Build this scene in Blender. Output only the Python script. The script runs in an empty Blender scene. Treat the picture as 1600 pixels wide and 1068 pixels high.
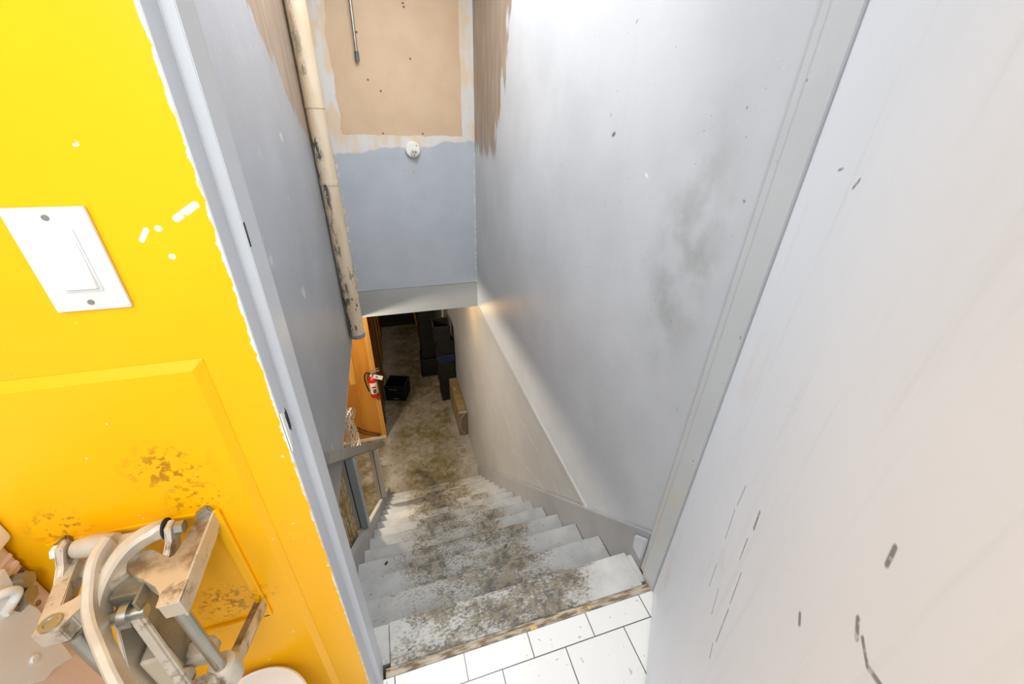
import bpy, bmesh, math, random
from mathutils import Vector, Matrix
random.seed(7)
SC = bpy.context.scene
COL = SC.collection
V = Vector

# ------------------------------------------------------------------ camera
cam = bpy.data.cameras.new('camera'); cam.lens = 14.0; cam.sensor_width = 36.0; cam.clip_start = 0.01
co = bpy.data.objects.new('camera', cam); COL.objects.link(co)
cx = V((0.95624598, -0.29126656, 0.02752118)); cu = V((0.12214773, 0.48294782, 0.86708785)); cf = V((0.26584499, 0.82578762, -0.49739446))
M = Matrix((cx, cu, -cf)).transposed().to_4x4(); M.translation = V((0, 0, 1.4595))
co.matrix_world = M
SC.camera = co

# ------------------------------------------------------------------ light and exposure
SC.view_settings.view_transform = 'Standard'; SC.view_settings.look = 'None'
SC.view_settings.gamma = 1.0; SC.view_settings.use_curve_mapping = False
SC.view_settings.exposure = 0.0
w = bpy.data.worlds.new('world'); SC.world = w; w.use_nodes = True
w.node_tree.nodes['Background'].inputs[0].default_value = (0.97, 0.99, 1.0, 1)
w.node_tree.nodes['Background'].inputs[1].default_value = 0.80

def lamp(name, kind, loc, power, color=(1, 1, 1), size=0.1, aim=None, size_y=None):
    l = bpy.data.lights.new(name, kind); l.energy = power; l.color = color
    if kind == 'AREA':
        l.size = size
        if size_y: l.shape = 'RECTANGLE'; l.size_y = size_y
    else:
        l.shadow_soft_size = size
    o = bpy.data.objects.new(name, l); COL.objects.link(o); o.location = loc
    if aim is not None:
        o.rotation_euler = (V(aim) - V(loc)).to_track_quat('-Z', 'Y').to_euler()
    return o
lamp('hall_ceiling_light', 'AREA', (-0.75, -0.7, 2.42), 20, (1.0, 0.99, 1.0), 1.2, (-0.6, -0.5, 0))
lamp('camera_flash', 'AREA', (-0.12, -0.42, 1.80), 7.5, (0.97, 0.99, 1.0), 0.35, (0.2, 3.2, -0.2))
lamp('stairwell_ceiling_light', 'AREA', (0.18, 2.1, 2.46), 33, (0.96, 0.985, 1.0), 0.8, (0.18, 2.11, 0), 1.6)
fl = lamp('stairwell_fill', 'AREA', (0.16, 1.15, 2.42), 6, (1.0, 0.98, 0.96), 0.30, (0.18, 3.6, -1.9))  # added fill that replaces the flash down the stairs, not a real fitting
fl.data.spread = math.radians(150)
lamp('basement_lamp', 'POINT', (-1.05, 3.15, -0.36), 120, (1.0, 0.88, 0.70), 0.07)
lamp('basement_back_fill', 'POINT', (0.05, 6.3, -0.40), 16, (1.0, 0.88, 0.72), 0.08)  # added fill to brighten the far basement, no known lamp there
lamp('basement_bulb', 'POINT', (0.50, 3.86, -0.36), 4.5, (1.0, 0.58, 0.16), 0.03)

# ------------------------------------------------------------------ node helpers
class NT:
    def __init__(s, name):
        s.m = bpy.data.materials.new(name); s.m.use_nodes = True
        s.t = s.m.node_tree; s.n = s.t.nodes; s.l = s.t.links
        s.b = s.n['Principled BSDF']
        s.P = s.n.new('ShaderNodeNewGeometry').outputs['Position']
        sp = s.n.new('ShaderNodeSeparateXYZ'); s.l.new(s.P, sp.inputs[0])
        s.x, s.y, s.z = sp.outputs
    def put(s, sock, v):
        if isinstance(v, bpy.types.NodeSocket): s.l.new(v, sock)
        elif isinstance(v, (tuple, list, Vector)):
            v = tuple(v)
            sock.default_value = v if len(v) == len(sock.default_value) else v + (1,)
        else: sock.default_value = v
    def m_(s, op, a, b=0.0, c=0.0, clamp=False):
        n = s.n.new('ShaderNodeMath'); n.operation = op; n.use_clamp = clamp
        s.put(n.inputs[0], a); s.put(n.inputs[1], b); s.put(n.inputs[2], c); return n.outputs[0]
    def v_(s, op, a, b=(0, 0, 0), scale=None):
        n = s.n.new('ShaderNodeVectorMath'); n.operation = op
        s.put(n.inputs[0], a); s.put(n.inputs[1], b)
        if scale is not None: s.put(n.inputs[3], scale)
        return n.outputs['Value'] if op in ('DOT_PRODUCT', 'LENGTH', 'DISTANCE') else n.outputs[0]
    def noise(s, scale, detail=3, stretch=(1, 1, 1), off=(0, 0, 0), rough=0.55):
        v = s.v_('MULTIPLY', s.v_('ADD', s.P, off), stretch)
        n = s.n.new('ShaderNodeTexNoise'); s.l.new(v, n.inputs['Vector'])
        n.inputs['Scale'].default_value = scale; n.inputs['Detail'].default_value = detail
        n.inputs['Roughness'].default_value = rough
        return n.outputs[0]
    def ramp(s, v, lo, hi, a=0.0, b=1.0, smooth=True):
        n = s.n.new('ShaderNodeMapRange'); n.interpolation_type = 'SMOOTHSTEP' if smooth else 'LINEAR'
        s.put(n.inputs[0], v)
        for i, q in enumerate((lo, hi, a, b)): s.put(n.inputs[i + 1], q)
        return n.outputs[0]
    def mix(s, f, a, b):
        n = s.n.new('ShaderNodeMix'); n.data_type = 'RGBA'
        s.put(n.inputs[0], f); s.put(n.inputs[6], a); s.put(n.inputs[7], b); return n.outputs[2]
    def seg(s, A, B, wd, soft=0.6):
        A, B = V(A), V(B); ba = B - A
        pa = s.v_('SUBTRACT', s.P, A)
        h = s.m_('DIVIDE', s.v_('DOT_PRODUCT', pa, ba), max(ba.dot(ba), 1e-9), clamp=True)
        sc = s.v_('SCALE', tuple(ba), scale=h)
        d = s.v_('LENGTH', s.v_('SUBTRACT', pa, sc))
        return s.ramp(d, wd * (1 - soft), wd * (1 + soft), 1.0, 0.0)
    def mul(s, *a):
        r = a[0]
        for q in a[1:]: r = s.m_('MULTIPLY', r, q)
        return r
    def mx(s, *a):
        r = a[0]
        for q in a[1:]: r = s.m_('MAXIMUM', r, q)
        return r
    def bump(s, h, strength=0.3, dist=0.002):
        n = s.n.new('ShaderNodeBump'); n.inputs['Strength'].default_value = strength; n.inputs['Distance'].default_value = dist
        s.l.new(h, n.inputs['Height']); s.l.new(n.outputs[0], s.b.inputs['Normal'])
    def done(s, col, rough=0.5, metal=0.0, spec=0.5):
        s.put(s.b.inputs['Base Color'], col); s.put(s.b.inputs['Roughness'], rough); s.put(s.b.inputs['Metallic'], metal)
        s.b.inputs['Specular IOR Level'].default_value = spec
        return s.m

def plain(name, col, rough=0.5, metal=0.0, var=0.12, scale=20, spec=0.5):
    t = NT(name); n = t.noise(scale, 4)
    a = tuple(c * (1 - var) for c in col); b = tuple(min(1, c * (1 + var)) for c in col)
    return t.done(t.mix(t.ramp(n, 0.3, 0.7), a, b), rough, metal, spec)

def grey_paint(name, col, rough=0.45, flecks=0.62, cloud=0.06, scratch=None, extra=None, spots=0.6):
    t = NT(name)
    n = t.noise(2.2, 5); a = tuple(c * (1 - cloud) for c in col); b = tuple(c * (1 + cloud) for c in col)
    c = t.mix(t.ramp(n, 0.3, 0.7), a, b)
    st = t.noise(5, 3, (7, 7, .5)); c = t.mix(t.ramp(st, 0.55, 0.8, 0, 0.18), c, (0.5, 0.5, 0.49))
    f = t.mul(t.ramp(t.noise(75, 2), 0.735, 0.75), t.ramp(t.noise(1.9, 2, off=(3, 1, 7)), 0.45, flecks))
    c = t.mix(f, c, (0.72, 0.71, 0.68))
    f2 = t.mul(t.ramp(t.noise(60, 2, off=(9, 2, 1)), 0.74, 0.76), spots)
    c = t.mix(f2, c, (0.12, 0.12, 0.11))
    if scratch:
        f3 = t.mul(t.ramp(t.noise(14, 2, scratch), 0.66, 0.70), t.ramp(t.noise(3, 2, off=(5, 5, 5)), 0.45, 0.6), 0.55)
        c = t.mix(f3, c, (0.66, 0.64, 0.60))
    if extra: c = extra(t, c)
    t.bump(t.noise(90, 3), 0.25, 0.0008)
    return t.done(c, rough)

BEIGE = (0.56, 0.40, 0.26)
def beige_corner(t, c, slope, lim):
    # bare brown primer left near the far corner: border wobbles down the wall
    e = t.m_('ADD', t.y, t.m_('MULTIPLY', t.m_('SUBTRACT', t.noise(3.5, 4, (1, 3, 1)), 0.5), 0.55))
    e = t.m_('ADD', e, t.m_('MULTIPLY', t.z, slope))
    f = t.ramp(e, lim, lim + 0.05)
    f = t.mul(f, t.ramp(t.m_('ADD', t.z, t.m_('MULTIPLY', t.noise(9, 3, (1, 1.5, .2)), 0.35)), 1.33, 1.42))
    return t.mix(f, c, t.mix(t.ramp(t.noise(6, 4, (4, 4, .6)), .4, .75), (0.29, 0.22, 0.165), (0.39, 0.31, 0.245)))
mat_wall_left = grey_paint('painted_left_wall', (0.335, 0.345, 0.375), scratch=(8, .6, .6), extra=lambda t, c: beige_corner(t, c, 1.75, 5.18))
def right_extra(t, c):
    c = beige_corner(t, c, 0.47, 3.50)
    # greasy hand smudge beside the door frame
    d = t.v_('LENGTH', t.v_('MULTIPLY', t.v_('SUBTRACT', t.P, (0.775, 0.88, 1.12)), (1, 1.6, .62)))
    sm = t.mul(t.ramp(d, 0.05, 0.30, 1.0, 0.0), t.ramp(t.noise(8, 4), 0.35, 0.65), 0.45)
    c = t.mix(sm, c, (0.22, 0.22, 0.19))
    c = t.mix(t.seg((0.775, 1.36, 1.405), (0.775, 1.35, 1.41), 0.006), c, (0.16, 0.16, 0.10))
    c = t.mix(t.seg((0.775, 1.13, 1.31), (0.775, 1.12, 1.305), 0.005), c, (0.8, 0.78, 0.7))
    return c
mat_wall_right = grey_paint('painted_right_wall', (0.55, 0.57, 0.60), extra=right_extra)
def panel_x(t, c):
    m = None
    for a, b, c2, d in ((2.99, -.67, 2.2, -.89), (3.76, -.71, 2.34, -.845), (2.55, -.54, 1.8, -.495), (4.05, -1.14, 2.97, -1.24), (2.33, -.98, 1.6, -.66), (4.7, -1.12, 3.3, -1.36), (1.51, -.48, 1.38, -.50), (2.77, -.26, 2.49, -.24), (3.4, -.95, 2.5, -1.08)):
        q = t.seg((.78, a, b), (.78, c2, d), .004, .8); m = q if m is None else t.mx(m, q)
    return t.mix(t.mul(m, t.ramp(t.noise(30, 3), .3, .6), .65), c, (.72, .70, .67))
mat_panel = grey_paint('scratched_lower_wall', (0.43, 0.43, 0.435), scratch=(1, .25, 6), flecks=.7, extra=panel_x)
mat_jamb = grey_paint('grey_gloss_frame', (0.58, 0.60, 0.635), rough=0.35, flecks=.9)
def right_jamb_x(t, c):
    f = t.mul(t.ramp(t.noise(10, 3, (1, 1, .5)), 0.45, 0.7), t.ramp(t.z, 0.75, 0.25), 0.5)
    return t.mix(f, c, (0.62, 0.52, 0.30))
mat_jamb_right = grey_paint('yellowed_grey_frame', (0.55, 0.57, 0.58), rough=0.35, flecks=.9, extra=right_jamb_x)

def back_wall():
    t = NT('patched_header_wall')
    wob = t.m_('MULTIPLY', t.m_('SUBTRACT', t.noise(7, 5), 0.5), 0.11)
    wob2 = t.m_('MULTIPLY', t.m_('SUBTRACT', t.noise(4, 5, off=(4, 0, 0)), 0.5), 0.10)
    n = t.noise(5, 4)
    beige = t.mix(t.ramp(n, .35, .65), (0.62, 0.445, 0.29), (0.66, 0.485, 0.325))
    grey = t.mix(t.ramp(n, .35, .65), (0.46, 0.50, 0.56), (0.49, 0.53, 0.59))
    white = t.mix(t.ramp(t.noise(12, 3, (1, 1, .4)), .42, .6), (0.72, 0.70, 0.68), (0.74, 0.60, 0.44))
    zz = t.m_('ADD', t.z, wob)
    # beige field edges, left edge steps, right edge straight
    left = t.ramp(t.m_('ADD', t.x, t.m_('ADD', wob2, t.m_('MULTIPLY', t.z, -0.02))), -0.262, -0.256)
    right = t.ramp(t.m_('ADD', t.x, t.m_('MULTIPLY', wob2, .3)), 0.672, 0.676, 1, 0)
    fieldm = t.mul(left, right, t.ramp(t.m_('ADD', t.z, t.m_('MULTIPLY', wob, .35)), 1.285, 1.29))
    c = t.mix(fieldm, white, beige)
    low = t.ramp(t.m_('ADD', zz, t.m_('MULTIPLY', t.x, -0.10)), 1.175, 1.19, 1, 0)
    c = t.mix(low, c, grey)
    # patches of bare primer under the fixture
    c = t.mix(t.mul(t.ramp(t.noise(22, 3, off=(1, 2, 3)), .62, .66), t.ramp(t.v_('DISTANCE', t.P, (0.25, 3.57, 1.08)), .05, .2, 1, 0)), c, (0.50, 0.42, 0.35))
    # screw holes
    for hx, hz in ((-0.035, 1.91), (0.0, 1.64), (0.29, 2.09), (0.295, 2.07), (0.31, 1.78), (0.06, 1.30), (0.36, 1.302), (0.08, 1.575)):
        c = t.mix(t.seg((hx, 3.57, hz), (hx + .001, 3.57, hz), 0.006), c, (0.06, 0.04, 0.03))
    # light chips down the two corners
    ch = t.mul(t.ramp(t.noise(40, 3, off=(2, 2, 2)), .52, .58), t.mx(t.ramp(t.x, -.305, -.295, 1, 0), t.ramp(t.x, .752, .765, 0, 1)), t.ramp(t.z, 1.2, 1.19))
    c = t.mix(ch, c, (0.75, 0.66, 0.52))
    t.bump(t.noise(60, 3), 0.2, 0.001)
    return t.done(c, 0.6)
mat_back = back_wall()
mat_soffit_board = grey_paint('grey_header_board', (0.40, 0.41, 0.415), flecks=.9)

def door_mat():
    p0 = V((.75, .598, 0)); dr = V((-.627, -.779, 0))
    def D(s, z): q = p0 + dr * s; return (q.x, q.y, z)
    def ex(t, c):
        marks = [(.436, .957, .443, .93, .0035), (.44, .90, .448, .86, .0018), (.35, .92, .352, .875, .0016), (.35, .86, .366, .80, .0016),
                 (.668, 1.107, .678, 1.098, .003), (.682, 1.105, .70, 1.10, .0022), (.70, 1.10, .728, 1.115, .0022), (.615, 1.013, .622, 1.008, .003), (.472, .86, .486, .80, .0015),
                 (.49, .79, .505, .72, .0018), (.175, 1.401, .19, 1.404, .002), (.26, 1.388, .27, 1.398, .003), (.652, 1.18, .656, 1.165, .003),
                 (.50, .70, .512, .68, .002), (.43, .745, .45, .70, .0015), (.38, .74, .392, .69, .0015)]
        m = None
        for a, za, b, zb, wd in marks:
            q = t.seg(D(a, za), D(b, zb), wd, .5); m = q if m is None else t.mx(m, q)
        m = t.mul(m, t.ramp(t.noise(150, 2), .25, .5, .45, 1))
        st = t.mul(t.ramp(t.noise(7, 4, (1, 1, .7), off=(1, 4, 0)), .56, .75), t.ramp(t.z, 1.25, 0.9), .35)
        c = t.mix(st, c, (0.68, 0.54, 0.40))
        return t.mix(t.mul(m, .8), c, (0.10, 0.10, 0.11))
    return grey_paint('pale_grey_door_paint', (0.77, 0.805, 0.86), rough=.42, flecks=1.2, cloud=.02, spots=.0, extra=ex)
mat_door = door_mat()

def yellow_mat():
    t = NT('chipped_yellow_paint')
    n = t.noise(3, 3)
    c = t.mix(t.ramp(n, .3, .7), (0.98, 0.47, 0.0002), (0.99, 0.50, 0.0003))
    # torn white edge beside the door frame
    e = t.m_('ADD', t.x, t.m_('MULTIPLY', t.m_('SUBTRACT', t.noise(70, 4), .5), .012))
    c = t.mix(t.mul(t.ramp(e, -.1915, -.1905), t.ramp(t.noise(14, 3), .38, .5)), c, (0.85, 0.78, 0.70))
    # scrapes
    def Y(x, z): return (x, .54, z)
    s = t.mx(t.seg(Y(-.2, 1.362), Y(-.222, 1.348), .0035, .3), t.seg(Y(-.254, 1.337), Y(-.262, 1.326), .0025, .3), t.seg(Y(-.242, 1.338), Y(-.243, 1.338), .003, .3),
             t.seg(Y(-.240, 1.306), Y(-.2405, 1.306), .003, .3), t.seg(Y(-.428, 1.150), Y(-.408, 1.151), .0025, .4), t.seg(Y(-.270, .978), Y(-.266, .976), .0035, .4),
             t.seg(Y(-.413, 1.071), Y(-.404, 1.052), .0018, .4), t.seg(Y(-.323, 1.107), Y(-.32, 1.104), .003, .4))
    s = t.mul(s, t.ramp(t.noise(120, 2), .25, .4))
    sp = t.mul(t.ramp(t.noise(70, 2, off=(3, 3, 3)), .745, .76), .9)
    c = t.mix(t.mx(s, sp), c, (0.86, 0.84, 0.80))
    # grime round the cutter's mounting corners
    g = None
    for gx, gz, r in ((-.33, .93, .055), (-.50, .93, .05), (-.37, .66, .075), (-.315, .66, .04), (-.345, 1.0, .07)):
        q = t.ramp(t.v_('DISTANCE', t.P, (gx, .54, gz)), r * .2, r, 1, 0); g = q if g is None else t.mx(g, q)
    g = t.mul(g, t.ramp(t.noise(110, 3, off=(7, 7, 7)), .50, .62), .75)
    c = t.mix(g, c, (0.30, 0.13, 0.008))
    t.bump(t.noise(40, 3), .2, .001)
    return t.done(c, 0.34, spec=.3)
mat_yellow = yellow_mat()

def tile_mat():
    t = NT('white_floor_tile')
    b = t.n.new('ShaderNodeTexBrick'); t.l.new(t.v_('SUBTRACT', t.P, (.0679 + .10385, .526, 0)), b.inputs['Vector'])
    b.inputs['Color1'].default_value = (.80, .80, .78, 1); b.inputs['Color2'].default_value = (.84, .84, .82, 1)
    b.inputs['Mortar'].default_value = (.13, .10, .075, 1); b.inputs['Scale'].default_value = 1
    b.inputs['Mortar Size'].default_value = .0018; b.inputs['Mortar Smooth'].default_value = .1
    b.inputs['Brick Width'].default_value = .2077; b.inputs['Row Height'].default_value = .2077
    b.offset = .5; b.offset_frequency = 2
    c = t.mix(t.mul(t.ramp(t.noise(45, 3), .66, .70), .7), b.outputs[0], (.40, .30, .20))
    return t.done(c, .25)
mat_tile = tile_mat()

def stair_mat():
    t = NT('worn_grey_stair_paint')
    nb = t.ramp(t.noise(9, 4), .35, .65)
    base = t.mix(t.ramp(t.y, .755, .76), t.mix(nb, (.50, .50, .485), (.60, .60, .575)), t.mix(nb, (.345, .35, .345), (.43, .43, .42)))
    far = t.ramp(t.y, 1.6, 3.3)
    dx = t.m_('ABSOLUTE', t.m_('SUBTRACT', t.x, .20))
    trail = t.ramp(t.m_('ADD', dx, t.m_('MULTIPLY', t.m_('SUBTRACT', t.noise(5, 4), .5), .35)), .20, .46, 1, 0)
    blot = t.ramp(t.noise(4.5, 5, (1, 1.4, 1), rough=.7), .36, .62)
    tr2 = t.mul(trail, t.m_('MULTIPLY_ADD', blot, .55, .45))
    v = t.m_('ADD', t.noise(95, 9, (.75, 1.3, 1), rough=.86), t.m_('MULTIPLY', tr2, .25))
    wear = t.mul(t.ramp(v, .62, .70), t.ramp(trail, 0, .15, .35, 1))
    dirt = t.mix(t.ramp(t.noise(30, 4), .4, .6), (.065, .052, .034), (.20, .165, .105))
    c = t.mix(t.mul(trail, t.m_('MULTIPLY_ADD', blot, .5, .3)), base, t.mix(far, (.33, .30, .25), (.30, .225, .10)))
    c = t.mix(t.mul(wear, .88), c, dirt)
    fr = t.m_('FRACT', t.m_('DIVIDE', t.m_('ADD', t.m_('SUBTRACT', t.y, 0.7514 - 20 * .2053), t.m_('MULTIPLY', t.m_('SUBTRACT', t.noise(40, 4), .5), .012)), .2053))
    crev_shade = t.mul(t.ramp(fr, .03, .105, 1, 0), t.ramp(dx, .32, .62, 1, .3), t.ramp(t.noise(18, 5, rough=.8), .30, .50), t.ramp(t.y, .755, .76))  # back of each tread darkened: nosing shadow painted in along with grime
    edge = t.mul(t.ramp(fr, .955, .985), t.ramp(dx, .25, .5, 1, .1), t.ramp(t.noise(26, 5, rough=.8, off=(3, 3, 0)), .46, .58))
    c = t.mix(t.mul(crev_shade, .9), c, (.045, .035, .022))
    c = t.mix(t.mul(edge, .8), c, (.11, .075, .04))
    c = t.mix(t.mul(t.ramp(t.noise(55, 2, off=(5, 1, 1)), .72, .74), .8), c, (.10, .09, .07))
    c = t.mix(t.mul(t.ramp(t.noise(48, 2, off=(8, 1, 6)), .73, .75), .9), c, (.45, .24, .07))
    t.bump(t.noise(70, 4), .35, .0015)
    return t.done(c, .6)
mat_stair = stair_mat()
mat_riser = grey_paint('grey_riser_paint', (.20, .19, .17), rough=.6, flecks=1)  # dark tone puts the gap shadow under each nosing into the colour
mat_lip = grey_paint('pale_chipped_lip', (.46, .45, .44), flecks=.45)
mat_stringer = grey_paint('grey_stringer_paint', (.36, .36, .37), rough=.5, flecks=.9)

def raw_edge():
    t = NT('grimy_threshold_wood')
    n = t.ramp(t.noise(30, 5, (.6, 3, 1)), .38, .62)
    c = t.mix(n, (.16, .11, .06), (.50, .44, .34))
    c = t.mix(t.ramp(t.noise(16, 2, off=(4, 4, 4)), .63, .67), c, (.75, .42, .10))
    return t.done(c, .7)
mat_threshold = raw_edge()

def concrete():
    t = NT('stained_concrete')
    c = t.mix(t.ramp(t.noise(4, 6, rough=.7), .35, .65), (.30, .27, .225), (.41, .37, .315))
    dx = t.m_('ABSOLUTE', t.m_('SUBTRACT', t.x, t.m_('MULTIPLY_ADD', t.y, .04, .02)))
    tr = t.ramp(t.m_('ADD', dx, t.m_('MULTIPLY', t.m_('SUBTRACT', t.noise(2.4, 5), .5), .9)), .25, .62, 1, 0)
    left = t.mul(t.ramp(t.x, -.3, -.5), t.ramp(t.noise(3, 4, off=(2, 2, 2)), .38, .5))
    ol = t.mul(t.mx(tr, left), t.ramp(t.noise(11, 7, rough=.8), .24, .60), t.ramp(t.noise(2.5, 2), .3, .6, .6, 1))
    c = t.mix(ol, c, (.130, .092, .020))
    c = t.mix(t.mul(t.ramp(t.noise(22, 4, rough=.7), .55, .68), .5), c, (.07, .055, .03))
    return t.done(c, .75)
mat_concrete = concrete()

def wood(name, a, b, along=(9, 9, .5), rough=.4, scale=3):
    t = NT(name)
    n = t.noise(scale, 5, along, rough=.6)
    return t.done(t.mix(t.ramp(n, .38, .62), a, b), rough)
mat_ply = wood('orange_varnished_plywood', (.42, .155, .018), (.56, .235, .030), (1.4, 1.4, .25))
mat_stile = wood('light_orange_timber', (.52, .24, .04), (.68, .35, .07))
mat_redwood = wood('dark_red_brown_timber', (.10, .028, .008), (.25, .085, .018), (5, 5, .3))
mat_rawwood = wood('pale_raw_timber', (.66, .58, .47), (.74, .67, .56))
mat_rail = wood('worn_grey_rail', (.26, .25, .22), (.36, .34, .30), (.6, .6, 6))
mat_bluepost = grey_paint('blue_grey_post_paint', (.31, .37, .43), flecks=.9)
mat_graphwhite = plain('white_plastic', (.84, .83, .80), .3, var=.03)
mat_switch = plain('off_white_switch_plastic', (.70, .70, .69), .3, var=.05, scale=30)
mat_steel = plain('dull_steel', (.42, .42, .38), .35, .85)
mat_screw = plain('tarnished_screw', (.35, .33, .28), .4, .8)
mat_black = plain('black_plastic', (.011, .012, .014), .45, spec=.3)
mat_blackfab = plain('black_grimy_plastic', (.016, .015, .012), .5, spec=.3)
mat_blue = plain('dark_blue_plastic', (.012, .022, .07), .45)
mat_card = wood('brown_cardboard', (.235, .155, .065), (.30, .205, .095), (1, 4, 1), .8)
mat_tape = plain('pale_tape', (.42, .36, .28), .4)
mat_cardend = plain('dark_cardboard_end', (.16, .12, .075), .8)
mat_red = plain('red_enamel', (.55, .012, .010), .3)
mat_label = plain('white_label', (.72, .70, .64), .5, var=.05)
mat_green = plain('dark_green_print', (.06, .09, .045), .5)
mat_void = plain('dark_gap', (.02, .02, .02), .8)
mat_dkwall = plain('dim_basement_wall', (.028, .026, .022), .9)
mat_base_ceiling = plain('basement_ceiling_boards', (.28, .24, .18), .9)
mat_ceiling = plain('white_ceiling', (.78, .78, .76), .8, var=.02)
mat_underwall = plain('unpainted_wall_edge', (.56, .50, .44), .8)

def castalu():
    t = NT('greasy_cast_aluminium')
    c = t.mix(t.ramp(t.noise(14, 4), .35, .65), (.60, .53, .43), (.72, .66, .56))
    g = t.mul(t.ramp(t.noise(28, 5, rough=.7, off=(2, 0, 0)), .50, .66), .75)
    c = t.mix(g, c, (.20, .12, .05))
    return t.done(c, .42, .35)
mat_cast = castalu()
def dirtyalu():
    t = NT('brown_stained_aluminium')
    c = t.mix(t.ramp(t.noise(22, 5, rough=.7), .38, .62), (.20, .14, .085), (.42, .35, .27))
    c = t.mix(t.ramp(t.m_('ADD', t.y, t.m_('MULTIPLY', t.noise(30, 4), .05)), .455, .475, 1, 0), c, (.64, .56, .44))
    return t.done(c, .42, .45)
mat_castdirty = dirtyalu()
mat_handle = plain('cream_cast_handle', (.58, .52, .43), .4, .2, var=.14, scale=18)
mat_plate = plain('dull_grey_blade_plate', (.23, .215, .17), .45, .5, var=.25, scale=25)
mat_rod = plain('brushed_steel_rod', (.40, .38, .32), .3, .8, var=.1)
mat_cream = plain('pinkish_cream_enamel', (.80, .62, .52), .35, var=.03, scale=4)
mat_creamwhite = plain('white_enamel', (.86, .84, .80), .3, var=.03)
mat_brownslot = plain('brown_slot', (.16, .07, .02), .8)

def pipe_mat():
    t = NT('scuffed_cream_pipe')
    c = t.mix(t.ramp(t.noise(5, 4, (3, 3, .6)), .35, .65), (.60, .47, .32), (.66, .55, .42))
    g = t.mul(t.ramp(t.noise(26, 6, (1, 1, .28), rough=.78), .50, .56), t.ramp(t.x, -.345, -.315, 1, 0), t.ramp(t.noise(2, 2, off=(0, 0, 3)), .35, .5))
    g2 = t.mul(t.ramp(t.noise(30, 4, (1, 1, .4), off=(1, 1, 1)), .57, .61), t.ramp(t.z, .9, .0))
    c = t.mix(t.mx(g, g2), c, (.07, .085, .075))
    return t.done(c, .5)
mat_pipe = pipe_mat()
def straw_mat():
    t = NT('straw_coloured_fibre')
    n = t.noise(70, 5, (1, 1, .30), rough=.75)
    c = t.mix(t.ramp(n, .36, .64), (.26, .16, .045), (.66, .52, .30))
    t.bump(n, .8, .006)
    return t.done(c, .85)
mat_straw = straw_mat()

# ------------------------------------------------------------------ geometry helpers
def B(): return bmesh.new()
def quadbox(bm, P):
    v = [bm.verts.new(p) for p in P]
    for f in ((0, 3, 2, 1), (4, 5, 6, 7), (0, 1, 5, 4), (1, 2, 6, 5), (2, 3, 7, 6), (3, 0, 4, 7)):
        bm.faces.new([v[i] for i in f])
    return v
def box(bm, x0, x1, y0, y1, z0, z1, bev=0):
    vs = quadbox(bm, [(x0, y0, z0), (x1, y0, z0), (x1, y1, z0), (x0, y1, z0), (x0, y0, z1), (x1, y0, z1), (x1, y1, z1), (x0, y1, z1)])
    if bev:
        es = list({e for v in vs for e in v.link_edges})
        bmesh.ops.bevel(bm, geom=es, offset=bev, segments=2, affect='EDGES', profile=.6)
    return bm
def frame_of(d):
    d = d.normalized(); a = V((0, 0, 1)) if abs(d.z) < .9 else V((1, 0, 0))
    u = d.cross(a).normalized(); return u, d.cross(u).normalized()
def cyl(bm, p, q, r, r2=None, n=24, cap=True):
    p, q = V(p), V(q); r2 = r if r2 is None else r2; u, v = frame_of(q - p)
    A = []; C = []
    for i in range(n):
        a = 2 * math.pi * i / n; o = u * math.cos(a) + v * math.sin(a)
        A.append(bm.verts.new(p + o * r)); C.append(bm.verts.new(q + o * r2))
    for i in range(n): bm.faces.new([A[i], A[(i + 1) % n], C[(i + 1) % n], C[i]])
    if cap: bm.faces.new(A[::-1]); bm.faces.new(C)
    return bm
def lathe(bm, prof, origin, n=32, axis='z'):
    rings = []
    for r, h in prof:
        ring = []
        for i in range(n):
            a = 2 * math.pi * i / n
            if axis == 'z': p = (r * math.cos(a), r * math.sin(a), h)
            else: p = (r * math.cos(a), h, r * math.sin(a))
            ring.append(bm.verts.new(V(origin) + V(p)))
        rings.append(ring)
    for a, b in zip(rings, rings[1:]):
        for i in range(n): bm.faces.new([a[i], a[(i + 1) % n], b[(i + 1) % n], b[i]])
    bm.faces.new(rings[0][::-1]); bm.faces.new(rings[-1])
    return bm
def prism(bm, pts, z0, z1, bev=0):
    a = [bm.verts.new((x, y, z0)) for x, y in pts]; b = [bm.verts.new((x, y, z1)) for x, y in pts]
    n = len(pts); bm.faces.new(a[::-1]); bm.faces.new(b)
    for i in range(n): bm.faces.new([a[i], a[(i + 1) % n], b[(i + 1) % n], b[i]])
    if bev:
        es = list({e for v in a + b for e in v.link_edges}); bmesh.ops.bevel(bm, geom=es, offset=bev, segments=2, affect='EDGES')
    return bm
def prism_x(bm, pts, x0, x1, bev=0):
    a = [bm.verts.new((x0, y, z)) for y, z in pts]; b = [bm.verts.new((x1, y, z)) for y, z in pts]
    n = len(pts); bm.faces.new(a[::-1]); bm.faces.new(b)
    for i in range(n): bm.faces.new([a[i], a[(i + 1) % n], b[(i + 1) % n], b[i]])
    if bev:
        es = list({e for v in a + b for e in v.link_edges}); bmesh.ops.bevel(bm, geom=es, offset=bev, segments=2, affect='EDGES')
    return bm
def smooth_path(pts, k=6):
    P = [V(p) for p in pts]; out = []
    for i in range(len(P) - 1):
        p0 = P[max(i - 1, 0)]; p1 = P[i]; p2 = P[i + 1]; p3 = P[min(i + 2, len(P) - 1)]
        for j in range(k):
            t = j / k
            out.append(.5 * ((2 * p1) + (p2 - p0) * t + (2 * p0 - 5 * p1 + 4 * p2 - p3) * t * t + (3 * p1 - p0 - 3 * p2 + p3) * t ** 3))
    out.append(P[-1]); return out
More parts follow.
